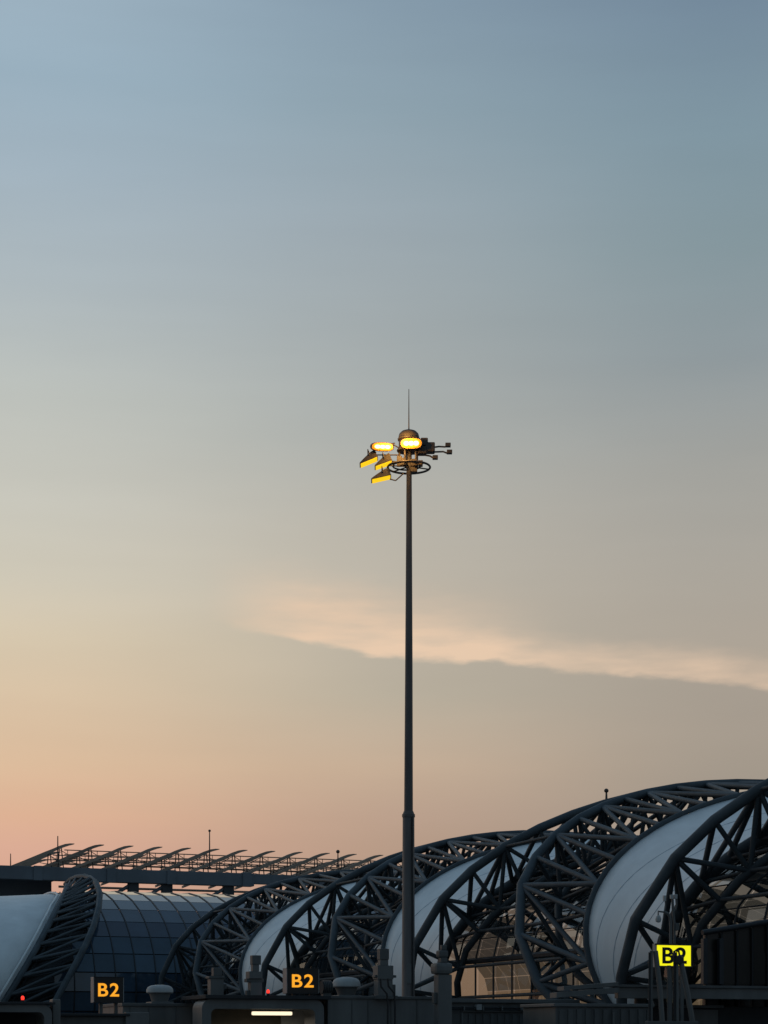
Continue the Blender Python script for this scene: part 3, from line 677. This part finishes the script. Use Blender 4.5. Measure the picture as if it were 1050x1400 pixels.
# sign boxes
def text_mesh(s, size, off):
    c = bpy.data.curves.new('lettering', 'FONT'); c.body = s; c.size = size; c.offset = off; c.align_x = 'CENTER'; c.align_y = 'CENTER'; c.extrude = .006; c.space_character = 1.14
    o = bpy.data.objects.new('tmp', c); COL.objects.link(o); bpy.context.view_layer.update()
    dg = bpy.context.evaluated_depsgraph_get(); me = bpy.data.meshes.new_from_object(o.evaluated_get(dg)); bpy.data.objects.remove(o); return me
def fit_text(me, w, h):
    xs = [v.co.x for v in me.vertices]; ys = [v.co.y for v in me.vertices]
    cx_, cy_ = (min(xs)+max(xs))/2, (min(ys)+max(ys))/2; kx, ky = w/(max(xs)-min(xs)), h/(max(ys)-min(ys))
    for v in me.vertices: v.co.x = (v.co.x-cx_)*kx; v.co.y = (v.co.y-cy_)*ky
def gate_sign(x0, x1, y0, y1, Y, label, legs_y, dep=.42):
    fr, t = ft('gate_sign', label, 'gate sign', x0, Y, 'amber gate signs')
    part(fr, t, 'housing', x0, x1, y0, y1, 0, dep, 'signbox', .012)
    part(fr, t, 'face', x0+1, x1-1, y0+1, y1-1, -.012, .02, 'signface', .003)
    part(fr, t, 'bezel', x0, x1, y0-.2, y0+.9, -.03, .05, 'rubber', .004); part(fr, t, 'bezel', x0, x1, y1-.9, y1+.2, -.03, .05, 'rubber', .004)
    me = text_mesh('B2', 1.0, .016); v = Y/F
    fit_text(me, (x1-x0)*.655*v/P_.x, (y1-y0)*.515*v)
    c = fr.loc((x0+x1)/2-.2, (y0+y1)/2, -.03)
    addmesh('lettering', me, M['amber'], t, Matrix.Translation(c) @ Matrix.Rotation(math.pi/2, 4, 'X'))
    for x in (x0+8, x1-13): part(fr, t, 'leg', x, x+4.5, y1, legs_y, .1, .12, 'bridge2', .006)
    return t
gate_sign(392, 436.5, 1323.5, 1358.5, 60.5, 'amber lettered black gate sign on the roof of the lit bridge cab', 1361)
gate_sign(128, 169.5, 1335.5, 1371, 57.5, 'amber lettered black gate sign at lower left, before the blue glass vault', 1386, .42)
# motor drum beside the central sign
q = at(446, 1350, 62); t = thing('motor_drum', 'dark ribbed motor drum just right of the central amber sign', 'motor', Vector((q.x, q.y, at(446, 1361, 62).z)), RZ)
bm = bmesh.new(); v = 62/F; tube(bm, [(-7*v, 0, 11*v), (7*v, 0, 11*v)], 9*v, 16); build('drum', bm, M['rubber'], t, True)
for k in range(5):
    bm = bmesh.new(); x = (-5+2.5*k)*v; tube(bm, [(x, 0, 11*v), (x+.02, 0, 11*v)], 9.8*v, 16); build('fin', bm, M['bridge2'], t)
bm = bmesh.new(); box(bm, -6*v, 6*v, -.12, .12, -.02, 4*v, .01); build('foot', bm, M['bridge2'], t)
# pillars with junction heads
def pillar(label, Y, blocks, x):
    fr, t = ft('service_pillar', label, 'pillar', x, Y, 'service pillars on the bridges')
    for nm, x0, x1, y0, y1, dep, mm in blocks: part(fr, t, nm, x0, x1, y0, y1, -dep/2, dep, mm, .015)
    return fr, t
pillar('short squat service pillar at the left end of the lit cab roof', 60.8, [('shaft', 288, 306, 1338, 1361, .38, 'bridge'), ('cap', 286, 307.5, 1334.5, 1337.9, .44, 'bridge2'), ('head', 292, 304, 1323, 1334.4, .26, 'bridge2'), ('bracket', 302, 310, 1345, 1352, .2, 'bridge2')], 297)
pillar('service pillar with a narrow square head, between squat pillar and central amber sign', 60.3, [('shaft', 343, 358.5, 1343, 1361, .36, 'bridge'), ('flange', 337.5, 361, 1338, 1342.9, .3, 'bridge2'), ('box', 341, 359, 1328, 1337.9, .42, 'bridge'), ('neck', 345.5, 354.5, 1319, 1327.9, .22, 'bridge'), ('head', 345, 357, 1306, 1318.9, .26, 'bridge2'), ('bracket', 337.5, 342.8, 1354, 1361, .2, 'bridge2')], 350)
fr, t = pillar('stepped service pillar with black cables draped down it, just left of the mast', 62.2, [('shaft', 517, 537, 1339, 1365, .4, 'bridge'), ('box', 516.5, 538, 1320, 1338.9, .46, 'bridge'), ('flange', 513, 542, 1333, 1336.5, .3, 'bridge2'), ('neck', 520, 531, 1312, 1319.9, .24, 'bridge'), ('head', 519.5, 532, 1297, 1311.9, .28, 'bridge2'), ('bracket', 536, 541, 1346, 1361, .2, 'bridge2'), ('foot', 514, 544, 1361, 1366, .5, 'bridge2')], 527)
for k, pts in enumerate((((520, 1338), (521, 1349), (529, 1359), (530, 1375), (530, 1425)), ((530, 1338), (531, 1348), (539, 1358), (540, 1375), (540, 1425)))):
    b = bmesh.new(); ps = [fr.loc(x, y, -.9) for x, y in pts]; tube(b, ps, .03, 6); build('cable', b, M['cable'], t, True)
fr, t = ft('column', 'tall square grey column with an octagonal head, just right of the mast', 'column', 609, 61)
part(fr, t, 'shaft', 599.5, 618.5, 1332, 1500, -.2, .42, 'bridge', .05); part(fr, t, 'head', 596.5, 620, 1316, 1331.9, -.28, .56, 'bridge', .12)
part(fr, t, 'neck', 603, 612, 1309, 1315.9, -.12, .24, 'bridge2'); part(fr, t, 'finial', 600.5, 613.5, 1299, 1308.9, -.14, .3, 'bridge2', .06); part(fr, t, 'tip', 604, 611, 1292, 1298.9, -.08, .16, 'bridge2')
part(fr, t, 'bracket', 593.5, 599.4, 1357, 1372, -.1, .2, 'bridge2')
lx = fr.lx(609); bm = bmesh.new(); box(bm, lx-.24, lx+.24, -.22, .24, 0, fr.loc(609, 1499, 0).z, .03); build('base', bm, M['bridge'], t)
# red beacons
def beacon(x, y, Y, label):
    v = Y/F; q = at(x, y+6, Y); t = thing('red_beacon', label, 'beacon', q, 0, 'red obstruction lights')
    bm = bmesh.new(); lathe(bm, [(.035, 0), (.05, .03), (.05, .07)], 10); build('base', bm, M['rubber'], t)
    bm = bmesh.new(); lathe(bm, [(.04, .07), (.05, .11), (.045, .16), (.02, .19)], 12); build('lens', bm, M['red'], t, True)
beacon(366.5, 1355, 60.2, 'small glowing red beacon left of the central amber sign'); beacon(31, 1364.5, 54.5, 'small glowing red beacon at the lower left corner, on the hood')
# left bridge and hood
fr, t = ft('boarding_bridge', 'grey boarding bridge tunnel carrying a domed vent, left of the lit cab', 'boarding bridge', 170, 61.5)
body(fr, t, 'tunnel', 168, 283, 1374, 0, 3.0); part(fr, t, 'roof_trim', 167, 284, 1371.5, 1376, -.06, 3.0, 'bridge2')
for x in (177, 203, 240, 262): part(fr, t, 'seam', x, x+1.6, 1377, 1420, -.03, .06, 'bridge2', .004)
legs(fr, t, (190, 265), 1.5, ZF)
vent(200, 237, 1346.5, 1358, 1372, 62.8, 'pale domed roof vent at lower left between the two amber signs')
fr, t = ft('boarding_bridge', 'low dark bridge roof under the lower left amber sign', 'boarding bridge', 80, 57)
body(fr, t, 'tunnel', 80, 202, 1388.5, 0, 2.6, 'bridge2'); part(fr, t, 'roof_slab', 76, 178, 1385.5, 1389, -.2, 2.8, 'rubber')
part(fr, t, 'pale_panel', 172, 204, 1384, 1420, -.15, .3, 'bridge', .02); legs(fr, t, (95, 185), 1.2, ZF)
fr, t = ft('bridge_cab', 'dark bridge cab hood with rounded corner in the lower left corner', 'boarding bridge', -30, 54)
hood(fr, t, -60, 71, 1373, .22, .28, -.3, 1.2, 'bridge'); part(fr, t, 'roof_slab', -60, 76, 1369.5, 1373, -.4, 2.4, 'rubber')
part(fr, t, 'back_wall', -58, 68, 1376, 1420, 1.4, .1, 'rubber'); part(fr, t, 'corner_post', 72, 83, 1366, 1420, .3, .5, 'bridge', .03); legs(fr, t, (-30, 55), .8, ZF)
body(fr, t, 'floor', -58, 69, 1425, .2, 1.4)
# right side: canopy slabs, container, dark lounge
fr, t = ft('canopy_edge', 'long flat blue-grey canopy edge below the yellow sign at lower right', 'canopy', 850, 63)
part(fr, t, 'fascia', 845, 1120, 1351, 1366, 0, .25, 'bridge', .02); part(fr, t, 'upper_lip', 838, 1120, 1347.5, 1350.9, -.1, .8, 'bridge2', .01)
part(fr, t, 'deck', 846, 1120, 1352, 1357, .26, 3, 'bridge2'); legs(fr, t, (875, 1020), 1.8, fr.loc(930, 1357, 0).z-.02, .2)
def plank(fr, t, a, b, th, ly, dep, m):
    A, B = fr.loc(*a, ly), fr.loc(*b, ly); bm = bmesh.new(); vs = [bm.verts.new((p.x, y, p.z+z)) for y in (ly, ly+dep) for p, z in ((A, 0), (B, 0), (B, th), (A, th))]
    for f in ((0, 1, 2, 3), (4, 7, 6, 5), (0, 4, 5, 1), (1, 5, 6, 2), (2, 6, 7, 3), (3, 7, 4, 0)): bm.faces.new([vs[i] for i in f])
    build('plank', bm, M[m], t)
plank(fr, t, (771, 1354), (846, 1348), .13, -.15, .5, 'bridge'); plank(fr, t, (761, 1364), (846, 1357), .17, -.3, .5, 'bridge'); plank(fr, t, (764, 1359), (846, 1352.5), .06, -.1, .3, 'rubber')
fr, t = ft('ribbed_container', 'dark ribbed container body below the canopy edge at lower right', 'container', 790, 61.5)
body(fr, t, 'shell', 760, 893, 1376, 0, 2.5, 'bridge2'); part(fr, t, 'top_rail', 758, 895, 1372, 1376.5, -.08, 2.6, 'bridge'); corrugate(fr, t, 764, 890, 1380, 0, 12); legs(fr, t, (785, 870), 1.2, ZF)
part(fr, t, 'frame_bar', 838, 840.5, 1384, 1425, -.1, .1, 'bridge', .005)
fr, t = ft('boarding_bridge', 'dark bridge body in the lower right corner under the canopy', 'boarding bridge', 900, 65)
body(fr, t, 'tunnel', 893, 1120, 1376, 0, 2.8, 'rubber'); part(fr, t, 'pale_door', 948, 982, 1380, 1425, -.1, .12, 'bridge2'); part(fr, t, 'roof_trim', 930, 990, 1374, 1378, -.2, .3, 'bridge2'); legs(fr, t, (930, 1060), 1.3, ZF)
fr, t = ft('gate_lounge', 'near-black bronze glazed gate building at the right edge behind the yellow sign', 'building', 962, 67)
def lounge_wall():
    a, b = fr.lx(964), fr.lx(1150); za, zb = fr.loc(964, 1278).z, fr.loc(1150, 1246).z
    bm = bmesh.new(); vs = [bm.verts.new(p) for p in ((a, 0, 0), (b, 0, 0), (b, 0, zb), (a, 0, za), (a, .12, 0), (b, .12, 0), (b, .12, zb), (a, .12, za))]
    for f in ((0, 1, 2, 3), (4, 7, 6, 5), (0, 4, 5, 1), (1, 5, 6, 2), (2, 6, 7, 3), (3, 7, 4, 0)): bm.faces.new([vs[i] for i in f])
    build('wall', bm, M['lounge'], t)
    n = 9
    for k in range(n+1):
        x = a+(b-a)*k/n; z = za+(zb-za)*k/n; bm = bmesh.new(); box(bm, x-.04, x+.04, -.1, -.003, 0, z+.04, .008); build('mullion', bm, M['cable'], t)
        if k < n:
            bm = bmesh.new(); x2 = a+(b-a)*(k+1)/n; box(bm, x+.06, x2-.06, -.035, -.004, fr.loc(1000, 1345).z, fr.loc(1000, 1302).z); build('pane', bm, M['lounge'], t)
    strut('roof_edge', (a-.2, -.15, za+.06), (b, -.15, zb+.06), .1, 'mullion', t)
lounge_wall()
for x0, x1 in ((962, 968), (984, 990)): part(fr, t, 'door_post', x0, x1, 1283, 1346, -.3, .2, 'mullion')
# yellow lightbox sign
fr, t = ft('gate_sign', 'glowing yellow lightbox gate sign with black letters at lower right', 'gate sign', 898, 62)
part(fr, t, 'housing', 896.5, 947, 1290.5, 1322.5, 0, .22, 'signbox', .01); part(fr, t, 'lit_face', 898.5, 945, 1292.5, 1320.5, -.015, .02, 'yellow', .003)
for y0, y1 in ((1290.3, 1292.4), (1320.6, 1322.6)): part(fr, t, 'bezel', 896.5, 947, y0, y1, -.04, .06, 'rubber', .004)
part(fr, t, 'bezel', 945, 947, 1292.4, 1320.6, -.04, .06, 'rubber', .004)
me = text_mesh('B2', 1.0, .022); fit_text(me, 35.5*62/F/P_.x, 22.5*62/F)
addmesh('lettering', me, M['black'], t, Matrix.Translation(fr.loc(922.3, 1306.3, -.035)) @ Matrix.Rotation(math.pi/2, 4, 'X'))
for x in (914, 931): part(fr, t, 'post', x, x+4, 1322.6, 1500, .05, .1, 'bridge2', .01)
for x in (914, 931): lx = fr.lx(x+2, .1); bm = bmesh.new(); box(bm, lx-.05, lx+.05, .05, .15, 0, fr.loc(x, 1499, 0).z); build('post', bm, M['bridge2'], t)
# props and pipes in front of the yellow sign
fr, t = ft('strut_frame', 'bundle of dark props and pipes standing in front of the yellow sign', 'frame', 905, 59.5)
for nm, pts, r, m in (('post', ((888, 1302), (888, 1420)), .035, 'cable'), ('post', ((890.5, 1300), (890.5, 1420)), .05, 'bridge2'), ('prop', ((896, 1300), (902.5, 1352), (907, 1420)), .085, 'bridge'), ('post', ((922, 1300), (922, 1420)), .04, 'cable'), ('post', ((925.5, 1308), (926, 1420)), .055, 'bridge'),
                      ('prop', ((929, 1306), (939, 1352), (951, 1420)), .09, 'bridge'), ('post', ((914.5, 1320), (914.5, 1420)), .06, 'bridge2'), ('cable', ((922, 1301), (925, 1298.5), (928, 1301), (929, 1306)), .03, 'cable')):
    b = bmesh.new(); ps = [fr.loc(x, y, 0) for x, y in pts]
    if pts[-1][1] == 1420: ps.append(Vector((ps[-1].x+(ps[-1].x-ps[-2].x)*1.5, 0, 0)))
    tube(b, ps, r, 8); build(nm, b, M[m], t, True)
for x, y, w, h in ((928.5, 1312.5, 8, 11), (933, 1313, 5, 8), (924.5, 1305, 3.5, 6)): part(fr, t, 'coupling', x-w/2, x+w/2, y-h/2, y+h/2, -.1, .2, 'rubber', .03)
part(fr, t, 'cross_bar', 886, 955, 1396, 1401, -.1, .2, 'bridge2')
# instrument pole above the sign
fr, t = ft('instrument_pole', 'pair of thin bent pipes with small sensors rising above the yellow sign', 'pole', 918, 62.6)
for pts, r in ((((917, 1420), (917, 1262), (916, 1254), (913, 1249), (908, 1247)), .05), (((922, 1420), (922, 1262), (920, 1244), (919.5, 1228)), .045), (((920.5, 1246), (924, 1243), (925.5, 1237), (925, 1228)), .025)):
    b = bmesh.new(); ps = [fr.loc(x, y, 0) for x, y in pts]
    if pts[0][1] == 1420: ps = [Vector((ps[0].x, 0, 0))]+ps
    tube(b, ps, r, 7); build('pipe', b, M['bridge'], t, True)
part(fr, t, 'sensor', 917.5, 921, 1223, 1229, -.05, .1, 'vent'); part(fr, t, 'sensor', 922.5, 926.5, 1222.5, 1229, -.05, .1, 'vent')
b = bmesh.new(); tube(b, [fr.loc(*q) for q in ((908, 1247), (900, 1246), (900, 1252))], .03, 6); build('arm', b, M['bridge'], t, True)
bm = bmesh.new(); q = fr.loc(900, 1257); lathe(bm, [(.03, .14), (.07, .1), (.1, 0), (.08, -.08), (.03, -.1)], 12, q); build('camera_dome', bm, M['vent'], t, True)
b = bmesh.new(); tube(b, [fr.loc(*q) for q in ((908, 1247), (910, 1240), (909.5, 1232))], .02, 6); build('arm', b, M['bridge'], t, True)
part(fr, t, 'sensor', 908, 911, 1224, 1232, -.05, .1, 'vent'); part(fr, t, 'junction_box', 923.5, 929, 1262, 1272, -.08, .16, 'bridge2')
